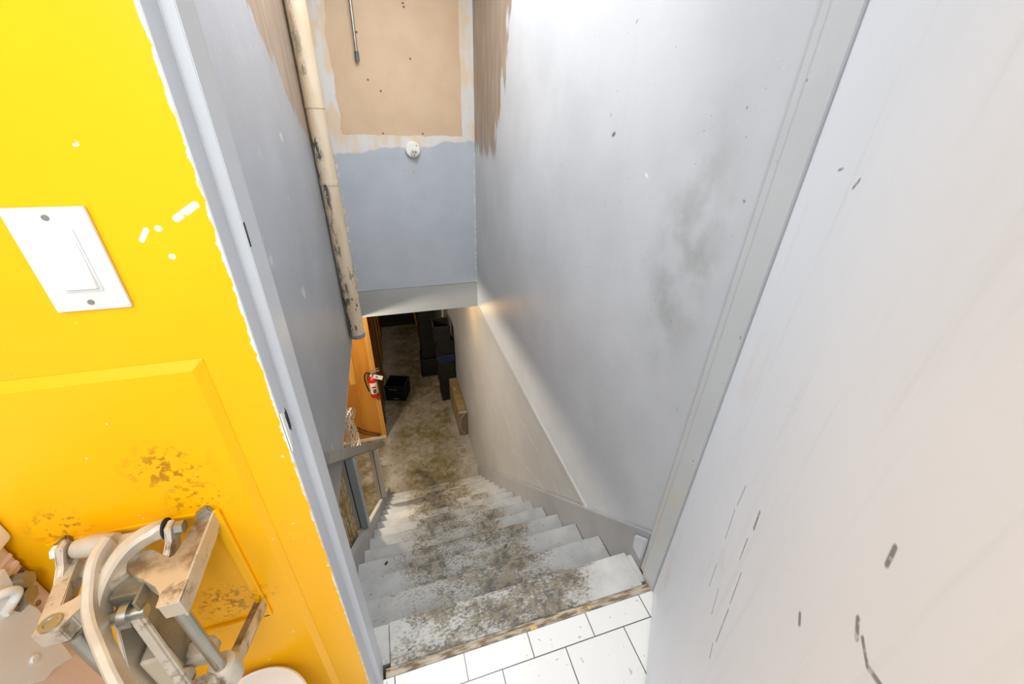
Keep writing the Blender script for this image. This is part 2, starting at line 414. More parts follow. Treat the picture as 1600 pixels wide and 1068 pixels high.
def tube(bm, pts, r, n=12, k=6):
    P = smooth_path(pts, k); rings = []
    u = None
    for i, p in enumerate(P):
        d = (P[min(i + 1, len(P) - 1)] - P[max(i - 1, 0)]).normalized()
        if u is None: u, _ = frame_of(d)
        u = (u - d * u.dot(d)).normalized(); v = d.cross(u)
        rr = r(i / (len(P) - 1)) if callable(r) else r
        rings.append([bm.verts.new(p + (u * math.cos(2 * math.pi * j / n) + v * math.sin(2 * math.pi * j / n)) * rr) for j in range(n)])
    for a, b in zip(rings, rings[1:]):
        for j in range(n): bm.faces.new([a[j], a[(j + 1) % n], b[(j + 1) % n], b[j]])
    bm.faces.new(rings[0][::-1]); bm.faces.new(rings[-1]); return bm
def blade(bm, pts, wx, dep, k=6, side=V((1, 0, 0))):
    """sweep a rounded rectangle (wx across, dep deep) along a path"""
    P = smooth_path(pts, k); rings = []
    for i, p in enumerate(P):
        t = i / (len(P) - 1)
        d = (P[min(i + 1, len(P) - 1)] - P[max(i - 1, 0)]).normalized()
        s = (side - d * side.dot(d)).normalized(); n = d.cross(s)
        a = (wx(t) if callable(wx) else wx) / 2; b = (dep(t) if callable(dep) else dep) / 2; c = min(a, b) * .45
        prof = [(-a + c, -b), (a - c, -b), (a, -b + c), (a, b - c), (a - c, b), (-a + c, b), (-a, b - c), (-a, -b + c)]
        rings.append([bm.verts.new(p + s * x + n * y) for x, y in prof])
    for a, b in zip(rings, rings[1:]):
        for j in range(8): bm.faces.new([a[j], a[(j + 1) % 8], b[(j + 1) % 8], b[j]])
    bm.faces.new(rings[0][::-1]); bm.faces.new(rings[-1]); return bm
def bar(bm, p, q, wd, h, up=(0, 0, 1), bev=0):
    p, q = V(p), V(q); d = (q - p).normalized(); s = d.cross(V(up)).normalized(); u = s.cross(d).normalized()
    s *= wd / 2; u *= h / 2
    vs = quadbox(bm, [p - s - u, p + s - u, q + s - u, q - s - u, p - s + u, p + s + u, q + s + u, q - s + u])
    if bev:
        es = list({e for v in vs for e in v.link_edges}); bmesh.ops.bevel(bm, geom=es, offset=bev, segments=2, affect='EDGES')
    return bm

WL = {}
def obj(name, bm, mat, parent=None, smooth=False, loc=None):
    bmesh.ops.recalc_face_normals(bm, faces=bm.faces)
    if parent is not None: o0 = WL[parent.name]
    elif loc is not None: o0 = V(loc)
    else:
        xs = [v.co.x for v in bm.verts]; ys = [v.co.y for v in bm.verts]; zs = [v.co.z for v in bm.verts]
        o0 = V(((min(xs) + max(xs)) / 2, (min(ys) + max(ys)) / 2, min(zs)))
    for v in bm.verts: v.co -= o0
    me = bpy.data.meshes.new(name); bm.to_mesh(me); bm.free()
    me.materials.append(mat)
    if smooth:
        for p in me.polygons: p.use_smooth = True
        me.set_sharp_from_angle(angle=math.radians(38))
    o = bpy.data.objects.new(name, me); COL.objects.link(o)
    if parent is not None: o.parent = parent
    else: o.location = o0
    WL[o.name] = o0
    return o
def tag(o, label, cat, group=None):
    o['label'] = label; o['category'] = cat
    if group: o['group'] = group
    return o
def thing(name, loc, label, cat, group=None):
    o = bpy.data.objects.new(name, None); COL.objects.link(o); o.location = loc; o.empty_display_size = .05
    WL[o.name] = V(loc); return tag(o, label, cat, group)
def struct(name, bm, mat, parent=None, smooth=False, label=None, cat=None):
    o = obj(name, bm, mat, parent, smooth)
    if parent is None: o['kind'] = 'structure'
    if label: o['label'] = label
    if cat and parent is None: o['category'] = cat
    return o

# ------------------------------------------------------------------ the setting
XL, XR, YB = -.39, .775, 3.57         # stairwell walls and far header wall
BF, BC = -2.66, -.21                  # basement floor and ceiling
STEP, RISE, Y0 = .2053, .1898, .7514
struct('floor', box(B(), -2.4, 2.2, -1.8, .5995, -.20, 0), mat_tile, label='white square floor tiles with dark grout at the stair head', cat='floor')
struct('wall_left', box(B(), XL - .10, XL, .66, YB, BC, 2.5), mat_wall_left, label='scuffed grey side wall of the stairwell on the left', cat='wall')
struct('trim_1', box(B(), XL - .10, XL, .67, 3.55, BC - .012, BC - .001), mat_underwall, label='unpainted bottom edge of the left stairwell wall', cat='trim')
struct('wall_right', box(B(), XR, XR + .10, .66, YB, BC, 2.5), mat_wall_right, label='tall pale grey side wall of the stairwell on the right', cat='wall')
struct('wall_back', box(B(), XL - .1, XR + .1, YB, YB + .12, .035, 2.5), mat_back, label='far header wall, bare tan above and grey paint below', cat='wall')
struct('trim_2', box(B(), XL - .1, XR + .1, YB - .004, YB + .12, BC - .01, .031, .0015), mat_soffit_board, label='grey board along the bottom of the far header wall', cat='trim')
# worn lip under the right stairwell wall, basement wall below it
bm = B(); box(bm, XR - .008, XR + .004, 1.02, YB - .006, BC - .020, BC + .004, .003)
struct('trim_3', bm, mat_lip, label='narrow chipped lip along the bottom of the right stairwell wall', cat='trim')
struct('wall_lower_right', box(B(), .780, .87, .66, 9.0, BF, BC - .001), mat_panel, label='scratched greyish beige wall beside the lower stairs', cat='wall')
struct('basement_floor', box(B(), -3.2, .80, .2, 9.0, BF - .1, BF), mat_concrete, label='stained beige concrete floor at the bottom of the stairs', cat='floor')
struct('basement_ceiling', box(B(), -3.2, XL - .101, .66, YB + .12, BC + .001, BC + .03), mat_base_ceiling)
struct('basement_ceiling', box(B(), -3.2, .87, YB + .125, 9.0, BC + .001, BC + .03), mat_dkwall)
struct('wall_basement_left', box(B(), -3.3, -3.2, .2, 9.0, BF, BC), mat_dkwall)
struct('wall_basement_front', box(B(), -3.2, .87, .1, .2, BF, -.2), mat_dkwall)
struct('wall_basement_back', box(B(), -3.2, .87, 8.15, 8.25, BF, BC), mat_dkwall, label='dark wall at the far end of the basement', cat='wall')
struct('ceiling', box(B(), -2.4, 2.2, -1.8, YB + .12, 2.5, 2.58), mat_ceiling)

# yellow wall with raised field panel, and the strip of wall over the door
YW, YK = .54, .66
wf = struct('wall_front', box(B(), -2.4, -.1885, YW, YK - .001, 0, 2.5), mat_yellow, label='bright yellow panelled wall with chipped paint beside the door frame', cat='wall')
bm = B()                                                            # raised field with a bevel all round
def raised(bm, x0, x1, z0, z1, y, t, b):
    o = [(x0, y, z0), (x1, y, z0), (x1, y, z1), (x0, y, z1)]; i = [(x0 + b, y - t, z0 + b), (x1 - b, y - t, z0 + b), (x1 - b, y - t, z1 - b), (x0 + b, y - t, z1 - b)]
    vo = [bm.verts.new(p) for p in o]; vi = [bm.verts.new(p) for p in i]
    bm.faces.new(vi)
    for k in range(4): bm.faces.new([vo[k], vo[(k + 1) % 4], vi[(k + 1) % 4], vi[k]])
raised(bm, -1.05, -.252, .12, 1.170, YW - .0005, .008, .013)
obj('raised_panel', bm, mat_yellow, wf)
bm = B(); Yp = YW - .0085                                           # square bead the cutter is screwed inside
box(bm, -.526, -.310, Yp - .004, Yp, .897, .904, .0015); box(bm, -.324, -.308, Yp - .007, Yp, .590, .9045, .003)
box(bm, -.526, -.310, Yp - .007, Yp, .586, .598, .002); box(bm, -.526, -.516, Yp - .005, Yp, .590, .904, .002)
obj('panel_bead', bm, mat_yellow, wf)
struct('wall_front_right', box(B(), .78, 2.2, YW + .06, YK - .001, 0, 2.5), mat_ceiling)
struct('wall_over_door', box(B(), -.1885, .78, YW, YK - .001, 2.05, 2.5), mat_ceiling)

# door frame: left jamb with stop, right jamb, head
def profile(bm, pts, z0, z1): return prism(bm, pts, z0, z1, .0012)
bm = B(); profile(bm, [(-.188, .5385), (-.1865, .5385), (-.1865, .582), (-.172, .582), (-.172, .637), (-.188, .637)], 0, 2.05)
jl = struct('trim_4', bm, mat_jamb, label='grey left door jamb with its raised stop', cat='trim')
bm = B(); profile(bm, [(-.188, .638), (-.176, .638), (-.176, .66), (-.39, .66), (-.39, .655), (-.188, .655)], 0, 2.05)
obj('jamb_lining', bm, mat_jamb, jl)
# strike plate hole with a splintered chip beside it, and the upper slot
bm = B()
for k in range(9):
    a = -1 + k / 4; z = 1.030 + a * .020; wv = .006 * math.sqrt(max(0, 1 - a * a)) + .001
    box(bm, -.1866, -.1862, .566 - wv * 1.4, .566 + wv * .6, z - .0026, z + .0026)
obj('latch_hole', bm, mat_void, jl)
bm = B(); prism_x(bm, [(.5385, 1.062), (.5385, .985), (.545, .995), (.552, 1.01), (.553, 1.03), (.551, 1.055)], -.1885, -.1848, .0008)
obj('splintered_edge', bm, mat_graphwhite, jl)
obj('bolt_slot', box(B(), -.1725, -.1715, .584, .589, 1.300, 1.331), mat_void, jl)
bm = B(); profile(bm, [(.742, .5975), (.742, .655), (.752, .657), (.752, .682), (.775, .682), (.79, .5975)], 0, 2.05)
struct('trim_5', bm, mat_jamb_right, label='pale grey right door jamb, yellowed near the bottom', cat='trim')
struct('trim_6', box(B(), -.172, .742, .56, .655, 2.03, 2.05), mat_jamb, label='grey head of the door frame', cat='trim')

# the door leaf, open towards the camera
p0 = V((.75, .598, 0)); dr = V((-.627, -.779, 0)).normalized(); nr = V((.779, -.627, 0)).normalized()
bm = B(); L = .90
a = p0; b = p0 + dr * L; c = b + nr * .035; d = a + nr * .035
quadbox(bm, [(q.x, q.y, .012) for q in (a, b, c, d)] + [(q.x, q.y, 2.0) for q in (a, b, c, d)])
es = list(bm.edges); bmesh.ops.bevel(bm, geom=es, offset=.0015, segments=2, affect='EDGES')
struct('door_1', bm, mat_door, label='pale grey flush door standing open at the right, with black scuffs', cat='door')

# threshold strip at the head of the stairs
struct('trim_7', box(B(), -.165, .752, .600, .6245, -.03, .004, .003), mat_threshold, label='grimy brown threshold strip between the tiles and the top plank', cat='trim')

# ------------------------------------------------------------------ staircase
st = thing('staircase', (.2, Y0, BF), 'steep painted wooden staircase with worn dirty treads going down to the basement', 'staircase')
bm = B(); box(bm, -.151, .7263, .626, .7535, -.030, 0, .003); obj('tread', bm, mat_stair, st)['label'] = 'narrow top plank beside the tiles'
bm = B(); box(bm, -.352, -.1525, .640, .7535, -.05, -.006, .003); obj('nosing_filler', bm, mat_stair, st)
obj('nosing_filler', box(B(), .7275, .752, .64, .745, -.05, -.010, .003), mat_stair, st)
XA, XB = -.352, .752
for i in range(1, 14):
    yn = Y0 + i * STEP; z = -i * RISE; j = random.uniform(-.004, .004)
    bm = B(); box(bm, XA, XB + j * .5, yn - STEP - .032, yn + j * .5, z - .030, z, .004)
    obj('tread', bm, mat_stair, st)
    bm = B(); box(bm, XA + .002, XB - .002, yn - STEP - .030, yn - STEP - .010, z - .001, z + RISE - .0305); obj('riser', bm, mat_riser, st)
bm = B(); box(bm, XA + .002, XB - .002, Y0 + 13 * STEP - .03, Y0 + 13 * STEP - .012, BF, -13 * RISE - .031); obj('riser', bm, mat_riser, st)
def stringer(x0, x1, ya, yb, top0, drop):
    # top0 = height of the top edge above the nosing line
    f = lambda y: -(y - Y0) / STEP * RISE + top0
    za, zb = f(ya), f(yb)
    pts = [(ya, za), (yb, zb), (yb, BF if zb - drop < BF else zb - drop), (Y0 + (BF * -1 - drop + top0) / RISE * STEP, BF), (ya, za - drop)]
    return prism_x(B(), pts, x0, x1, .003)
obj('stringer', stringer(XB + .001, .7745, .684, 3.66, .135, .34), mat_stringer, st)
obj('stringer', stringer(-.3885, XA - .001, .68, 3.60, .10, .34), mat_stringer, st)
obj('end_block', prism_x(B(), [(.684, .170), (.74, .118), (.735, .06), (.684, .05)], .738, .7515, .002), mat_jamb, st)['label'] = 'small white block at the top of the right stringer'

# handrail and its two posts
f_rail = lambda y: .245 - (y - 1.3) * (2.03 / 2.25)
hr = obj('handrail', bar(B(), (-.385, .85, f_rail(.85)), (-.355, 3.66, f_rail(3.66)), .052, .060, bev=.008), mat_rail)
tag(hr, 'worn grey wooden handrail sloping down beside the left of the stairs', 'handrail')
f_str = lambda y: -(y - Y0) / STEP * RISE + .10
def post(y, xs, mat, label):
    t = thing('rail_post', (sum(xs) / 3, y, f_str(y)), label, 'post', 'posts under the stair handrail')
    (xa, xm, xb) = xs
    def slab(x0, x1, ya, yb, g=0):
        return prism_x(B(), [(ya, f_str(ya) + .002 + g), (yb, f_str(yb) + .002 + g), (yb, f_rail(yb) - .044 - g), (ya, f_rail(ya) - .044 - g)], x0, x1, .001)
    obj('timber', slab(xa, xm - .003, y, y + .085), mat, t)
    obj('timber', slab(xm + .003, xb, y - .002, y + .087), mat, t)
    obj('dark_joint', slab(xm - .003, xm + .003, y + .003, y + .08, .01), mat_void, t)
    return t
post(1.80, (-.430, -.388, -.345), mat_bluepost, 'blue grey double timber post under the handrail, the one nearer the stair head')
post(2.84, (-.400, -.367, -.330), mat_rawwood, 'pale unpainted double timber post under the handrail, farther down the stairs')

# ------------------------------------------------------------------ stairwell fittings
# drain pipe in the left corner
px, py, pr = -.328, 3.03, .056
t = thing('drain_pipe', (px, py, -.13), 'scuffed cream drain pipe hanging in the left far corner of the stairwell', 'pipe')
obj('pipe_tube', cyl(B(), (px, py, -.10), (px, py, 2.49), pr, n=32), mat_pipe, t, True)
for z in (1.467, 1.031, .218):
    obj('pipe_joint', cyl(B(), (px, py, z - .012), (px, py, z + .012), pr + .003, n=32), mat_pipe, t, True)
obj('end_cap', lathe(B(), [(pr * .7, -.135), (pr + .002, -.128), (pr + .003, -.100), (pr, -.095)], (px, py, 0)), plain('blue_grey_cap', (.17, .21, .23), .4), t, True)['label'] = 'blue grey cap on the lower end of the pipe'
cb = obj('corner_batten', box(B(), XL + .0005, XL + .010, 3.075, 3.118, BC + .03, 2.49, .002), mat_rawwood)
tag(cb, 'thin pale batten running up the left wall beside the drain pipe', 'batten')

# hanging conduit
t = thing('conduit', (-.048, 3.535, 1.745), 'thin grey metal conduit hanging down the tan header wall', 'conduit')
obj('conduit_tube', cyl(B(), (-.052, 3.54, 1.80), (-.040, 3.54, 2.49), .0105), mat_steel, t, True)
obj('coupling', cyl(B(), (-.053, 3.54, 1.745), (-.052, 3.54, 1.80), .0145), plain('dark_coupling', (.13, .16, .16), .4, .5), t, True)

# round fixture on the header wall
fx, fz = .272, 1.190
t = thing('wall_fixture', (fx, YB, fz - .06), 'round white fixture with a small off-centre socket on the header wall', 'wall fixture')
obj('fixture_body', lathe(B(), [(.058, 0), (.060, -.012), (.056, -.028), (.050, -.034), (.001, -.036)], (fx, YB - .0005, fz), axis='y'), mat_graphwhite, t, True)
obj('socket', lathe(B(), [(.030, -.033), (.029, -.044), (.024, -.047), (.001, -.045)], (fx + .008, YB, fz - .022), axis='y'), plain('cream_socket', (.66, .62, .54), .4), t, True)
bm = B(); box(bm, fx - .004, fx + .002, YB - .050, YB - .046, fz - .018, fz - .008); box(bm, fx + .014, fx + .020, YB - .050, YB - .046, fz - .020, fz - .010)
box(bm, fx + .004, fx + .010, YB - .050, YB - .046, fz - .040, fz - .032); obj('socket_slots', bm, mat_void, t)
obj('screw', cyl(B(), (fx + .030, YB - .0345, fz + .030), (fx + .030, YB - .037, fz + .030), .005), mat_screw, t)

# light switch on the yellow wall
sx0, sx1, sz1, sz0 = -.3660, -.2965, 1.3645, 1.2505
t = thing('light_switch', (-.331, YW, sz0), 'white rocker light switch on the yellow wall', 'light switch')
bm = B(); box(bm, sx0, sx1, YW - .0055, YW - .0003, sz0, sz1, .0022); obj('wall_plate', bm, mat_switch, t, True)
bm = B(); box(bm, -.3485, -.3140, YW - .0068, YW - .005, 1.2735, 1.3425, .0008); obj('rocker_surround', bm, mat_switch, t)
bm = B(); prism_x(bm, [(YW - .006, 1.3395), (YW - .0078, 1.3385), (YW - .0085, 1.308), (YW - .0125, 1.2785), (YW - .006, 1.2765)], -.3465, -.3160, .0006); obj('rocker', bm, mat_graphwhite, t)
for z in (1.3545, 1.2608): obj('screw', cyl(B(), (-.3312, YW - .0052, z), (-.3312, YW - .0068, z), .0030, n=16), mat_screw, t)

# ------------------------------------------------------------------ wall mounted potato cutter
RX, LX, RY = -.330, -.436, .400
c = thing('potato_cutter', (-.385, YW - .01, .60), 'greasy cast metal hand-lever potato cutter bolted to the yellow wall', 'potato cutter')
def plan(pts, z0, z1): return prism(B(), pts, z0, z1, .0015)
# right bracket: arm from the wall with a rounded branch to the left
o = obj('bracket_arm', plan([(-.340, .526), (-.316, .526), (-.316, .388), (-.340, .388), (-.343, .408), (-.352, .420), (-.372, .434), (-.396, .450), (-.404, .460), (-.406, .470), (-.402, .479), (-.392, .484), (-.380, .482), (-.370, .474), (-.360, .464), (-.352, .459), (-.346, .462), (-.342, .475)], .872, .900), mat_castdirty, c)
obj('bolt_boss', lathe(B(), [(.011, .899), (.011, .902), (.007, .902), (.006, .9005)], (RX, RY, 0), 24), mat_cast, o, True)
obj('arm_rib', box(B(), -.3185, -.3150, .388, .527, .868, .902, .001), mat_cast, o)
obj('arm_lip', plan([(-.341, .387), (-.315, .387), (-.315, .414), (-.328, .420), (-.343, .412)], .8995, .9012), mat_cast, o)
obj('mounting_lug', bar(B(), (-.336, .524, .900), (-.318, .530, .908), .012, .016, bev=.002), mat_steel, o)
# left bracket
bm = B(); prism(bm, [(-.498, .524), (-.478, .524), (-.468, .470), (-.457, .428), (-.460, .397), (-.4695, .397)], .873, .8985, .0015)
prism(bm, [(-.470, .392), (-.441, .392), (-.438, .408), (-.418, .436), (-.400, .456), (-.396, .468), (-.406, .472), (-.416, .462), (-.434, .440), (-.447, .428), (-.462, .425)], .872, .8995, .0015)
prism(bm, [(-.484, .486), (-.478, .506), (-.432, .484), (-.404, .470), (-.412, .452), (-.446, .462)], .870, .885, .0015)
o2 = obj('bracket_arm', bm, mat_cast, c)
obj('bolt_boss', lathe(B(), [(.011, .899), (.011, .902), (.007, .902), (.006, .9005)], (-.455, RY + .003, 0), 24), mat_steel, o2, True)
obj('mounting_lug', bar(B(), (-.512, .522, .895), (-.494, .529, .905), .012, .016, bev=.002), mat_castdirty, o2)
# pivot lugs and hex bolts
o = obj('pivot_lug', prism_x(B(), [(.514, .905), (.508, .924), (.492, .924), (.484, .905), (.440, .888), (.430, .872), (.455, .868), (.500, .885)], -.363, -.355, .0015), mat_cast, c)
obj('pivot_bolt', cyl(B(), (-.354, .501, .912), (-.343, .501, .912), .0095, n=6), mat_steel, o)
o = obj('pivot_lug', prism_x(B(), [(.514, .900), (.508, .928), (.492, .928), (.480, .905), (.450, .885), (.455, .868), (.505, .885)], -.487, -.478, .0015), mat_cast, c)
obj('pivot_bolt', cyl(B(), (-.497, .501, .913), (-.487, .501, .913), .0095, n=6), mat_graphwhite, o)
# lever handle: hub, right horn and the long curved lever
h = obj('lever_handle', blade(B(), [(-.426, .492, .914), (-.430, .468, .910), (-.428, .445, .900), (-.421, .415, .888), (-.408, .388, .880), (-.392, .365, .874), (-.367, .330, .861), (-.325, .280, .838)], .0125, lambda t: .046 - .018 * t), mat_handle, c, True)
obj('handle_hub', tube(B(), [(-.474, .502, .911), (-.450, .500, .912), (-.424, .496, .914)], lambda t: .0125 + .003 * math.sin(t * 3.1), 16), mat_handle, h, True)
obj('handle_horn', blade(B(), [(-.366, .502, .914), (-.384, .499, .914), (-.402, .487, .911), (-.414, .468, .904), (-.4205, .446, .893), (-.4205, .424, .881), (-.414, .402, .870)], lambda t: .025 - .017 * t, lambda t: .024 + .010 * t), mat_handle, h, True)
obj('handle_web', prism(B(), [(-.446, .510), (-.380, .510), (-.398, .494), (-.412, .474), (-.420, .452), (-.432, .450), (-.434, .480)], .899, .9135, .002), mat_handle, h)
obj('hub_washer', cyl(B(), (-.3665, .502, .914), (-.3640, .502, .914), .0150), mat_void, h, True)
obj('link_pin', cyl(B(), (-.419, .412, .866), (-.372, .412, .866), .0085, n=20), mat_steel, h, True)
# connecting link from the lever down to the pusher
o = obj('connecting_link', bar(B(), (-.384, .410, .868), (-.356, .368, .690), .010, .016, (1, 0, 0), .003), mat_cast, c)
obj('link_eye', cyl(B(), (-.398, .412, .866), (-.388, .412, .866), .016, n=24), mat_steel, o, True)
# blade housing plates
o = obj('cutter_housing', box(B(), -.412, -.378, .425, .455, .725, .888, .002), mat_plate, c)
obj('housing_flange', box(B(), -.378, -.374, .408, .462, .715, .892, .001), mat_plate, o)
obj('housing_plate', prism_x(B(), [(.470, .86), (.420, .86), (.385, .78), (.375, .66), (.470, .66)], -.417, -.412, .001), mat_castdirty, o)
obj('blade_block', box(B(), -.408, -.375, .395, .424, .690, .775, .004), mat_castdirty, o)
# guide rods
for x, r, z0 in ((RX, .0085, .700), (-.443, .0095, .60)):
    obj('guide_rod', cyl(B(), (x, RY, z0), (x, RY, .8725), r, n=24), mat_rod, c, True)
obj('return_spring_pin', bar(B(), (-.447, .412, .868), (-.425, .444, .868), .012, .012, bev=.003), mat_plate, c)
# lower casting: boss, knobs and the arm running back to the wall
o = obj('lower_bracket', lathe(B(), [(.012, .655), (.020, .660), (.023, .690), (.018, .702), (.010, .704)], (RX, RY + .004, 0)), mat_cast, c, True)
obj('bracket_foot', bar(B(), (-.326, .408, .672), (-.320, .531, .628), .017, .026, bev=.003), mat_castdirty, o)
obj('foot_rib', bar(B(), (-.3165, .408, .680), (-.3105, .531, .636), .004, .022, bev=.001), mat_cast, o)
bm = B(); lathe(bm, [(.004, .668), (.024, .672), (.028, .690), (.022, .706), (.006, .712)], (-.350, .372, 0)); obj('clamp_knob', bm, mat_cast, o, True)
bm = B(); lathe(bm, [(.004, .700), (.010, .702), (.011, .712), (.006, .720), (.001, .721)], (-.372, .398, 0), 16); obj('wing_nut', bm, mat_cast, o, True)
obj('clamp_block', bar(B(), (-.382, .425, .712), (-.338, .425, .712), .034, .030, bev=.007), mat_cast, o)

# ------------------------------------------------------------------ cream kitchen machine at the lower left
X = -.5615
t = thing('kitchen_machine', (-.85, .3, 0), 'pinkish cream enamelled kitchen machine standing against the yellow wall', 'kitchen machine')
bm = B(); box(bm, -1.15, X, .06, YW - .0145, .02, .925, .006); obj('machine_body', bm, mat_cream, t)
bm = B(); box(bm, -1.16, X + .014, .04, YW - .0105, .930, .985, .008); obj('machine_top', bm, mat_creamwhite, t, True)
obj('top_joint', box(B(), -1.14, X - .004, .07, YW - .018, .925, .933), mat_cream, t)
for z, hh, mt in ((.871, .004, mat_brownslot), (.8535, .0018, mat_brownslot)):
    obj('side_slot', box(B(), X - .001, X + .0008, .30, YW - .018, z - hh, z + hh), mt, t)
for z in (.905, .888, .8615, .848):
    obj('side_rib', box(B(), X - .001, X + .003, .30, YW - .018, z - .0035, z + .0035, .001), mat_cream, t)
obj('rivet', cyl(B(), (X, .505, .812), (X + .001, .505, .812), .004, n=12), mat_castdirty, t)
# white hinge bracket on its side, with screws and hex nuts
bk = obj('hinge_bracket', prism_x(B(), [(.36, .93), (.50, .905), (.492, .868), (.468, .856), (.474, .838), (.490, .835), (.493, .815), (.484, .760), (.478, .700), (.452, .728), (.438, .728), (.36, .86)], X + .0005, X + .009, .0015), mat_creamwhite, t)
obj('bracket_screw', cyl(B(), (X + .008, .446, .772), (X + .012, .446, .772), .0052, n=20), mat_creamwhite, bk, True)
obj('bracket_screw', cyl(B(), (X + .008, .420, .848), (X + .012, .420, .848), .0052, n=20), mat_creamwhite, bk, True)
obj('hex_nut', cyl(B(), (X + .002, .500, .872), (X + .020, .500, .872), .0115, n=6), mat_steel, bk)
obj('hex_nut', cyl(B(), (X + .002, .492, .851), (X + .017, .492, .851), .0130, n=6), mat_steel, bk)
obj('bracket_hook', tube(B(), [(X + .012, .455, .900), (X + .020, .470, .892), (X + .020, .480, .878), (X + .012, .476, .864), (X + .010, .46, .862)], .006), mat_creamwhite, bk, True)

# white bucket below the cutter
t = thing('bucket', (-.373, .412, 0), 'round white lidded bucket on the floor under the potato cutter', 'bucket')
obj('bucket_body', lathe(B(), [(.090, 0), (.093, .01), (.105, .39), (.107, .395)], (-.373, .412, 0), 48), mat_graphwhite, t, True)
obj('bucket_lid', lathe(B(), [(.109, .393), (.112, .399), (.112, .413), (.108, .417), (.103, .414), (.001, .412)], (-.373, .412, 0), 48), mat_graphwhite, t, True)

# ------------------------------------------------------------------ basement
# plywood enclosure at the left
cx0, cy0 = -.366, 4.63
t = thing('plywood_partition', (-.8, cy0, BF), 'orange varnished plywood partition carrying the fire extinguisher', 'partition')
obj('plywood_face', box(B(), -1.6, cx0 - .06, cy0, cy0 + .03, BF + .03, BC), mat_ply, t)
obj('corner_stile', box(B(), cx0 - .06, cx0, cy0 - .004, cy0 + .034, BF + .012, BC - .005, .002), mat_stile, t)
obj('bottom_rail', box(B(), -1.6, cx0 - .005, cy0 - .012, cy0 + .02, BF + .001, BF + .045, .002), mat_rawwood, t)
obj('face_batten', box(B(), -.70, -.625, cy0 - .008, cy0, BF + 1.0, BC - .01, .002), mat_stile, t)
sw = obj('side_boarding', box(B(), cx0 - .06, cx0 - .012, cy0 + .036, 8.1, BF + .001, BC - .005), mat_redwood, t)
for y in (4.95, 5.5, 6.2, 7.0): obj('side_board', box(B(), cx0 - .012, cx0 + .002, y, y + .09, BF + .002, BC - .01, .002), mat_redwood if y < 5.6 else mat_stile, sw)
# dark curved tubes standing in for the handrail's shadow on the plywood
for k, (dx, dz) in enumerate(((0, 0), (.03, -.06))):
    cb = obj('shadow_streak', tube(B(), [(-1.10, cy0 - .02, -1.95 + dz), (-.85, cy0 - .02, -2.24 + dz), (-.66, cy0 - .02, -2.43 + dz), (-.45, cy0 - .02, -2.555 + dz * .5)], .010, 8), mat_redwood)
    tag(cb, ('upper' if k == 0 else 'lower') + ' of the two dark shadow streaks modelled as tubes across the foot of the plywood partition', 'shadow streak', 'modelled shadow streaks on the plywood partition')

# fire extinguisher
ex, ey, ez = -.418, cy0 - .075, -1.85
t = thing('fire_extinguisher', (ex, ey, ez), 'red fire extinguisher hung on the orange plywood partition', 'fire extinguisher')
obj('cylinder_body', lathe(B(), [(.040, 0), (.050, .006), (.0535, .02), (.0535, .255), (.048, .285), (.026, .31), (.018, .32)], (ex, ey, ez), 32), mat_red, t, True)
bm = B(); n = 20                                                    # label wrapped round the front
for z0, z1, a0, a1, mt, nm in ((.075, .245, -2.5, -.35, mat_label, 'body_label'), (.085, .150, -1.75, -.95, mat_green, 'label_print'), (.165, .19, -1.9, -.9, mat_red, 'label_print')):
    bm = B(); rr = .0540 if nm == 'body_label' else .0545; prev = None
    for k in range(n + 1):
        a = a0 + (a1 - a0) * k / n
        q = [bm.verts.new((ex + r * math.cos(a), ey + r * math.sin(a), ez + z)) for r, z in ((rr, z0), (rr, z1), (rr - .0006, z1), (rr - .0006, z0))]
        if prev:
            for i in range(4): bm.faces.new([prev[i], prev[(i + 1) % 4], q[(i + 1) % 4], q[i]])
        prev = q
    obj(nm, bm, mt, t, True)
obj('valve', cyl(B(), (ex, ey, ez + .318), (ex, ey, ez + .365), .016), mat_steel, t, True)
obj('carry_handle', bar(B(), (ex - .012, ey, ez + .372), (ex + .105, ey - .01, ez + .405), .018, .008, bev=.002), mat_steel, t)
obj('squeeze_lever', bar(B(), (ex - .012, ey, ez + .392), (ex + .10, ey - .01, ez + .44), .018, .006, bev=.002), mat_steel, t)
obj('gauge', cyl(B(), (ex - .004, ey - .016, ez + .352), (ex - .004, ey - .032, ez + .352), .014), mat_label, t, True)
obj('hose', tube(B(), [(ex - .012, ey, ez + .36), (ex - .055, ey, ez + .385), (ex - .088, ey, ez + .33), (ex - .085, ey, ez + .22), (ex - .062, ey - .01, ez + .10)], .009, 10), mat_black, t, True)
tg = obj('inspection_tag', bar(B(), (ex + .018, ey - .03, ez + .340), (ex + .130, ey - .045, ez + .300), .003, .062, bev=.0008), mat_label, t)
obj('tag_print', bar(B(), (ex + .050, ey - .0365, ez + .329), (ex + .072, ey - .0395, ez + .321), .003, .018), mat_green, tg)
obj('wall_hook', box(B(), ex - .012, ex + .012, ey + .05, cy0 - .0005, ez + .29, ez + .33), mat_steel, t)

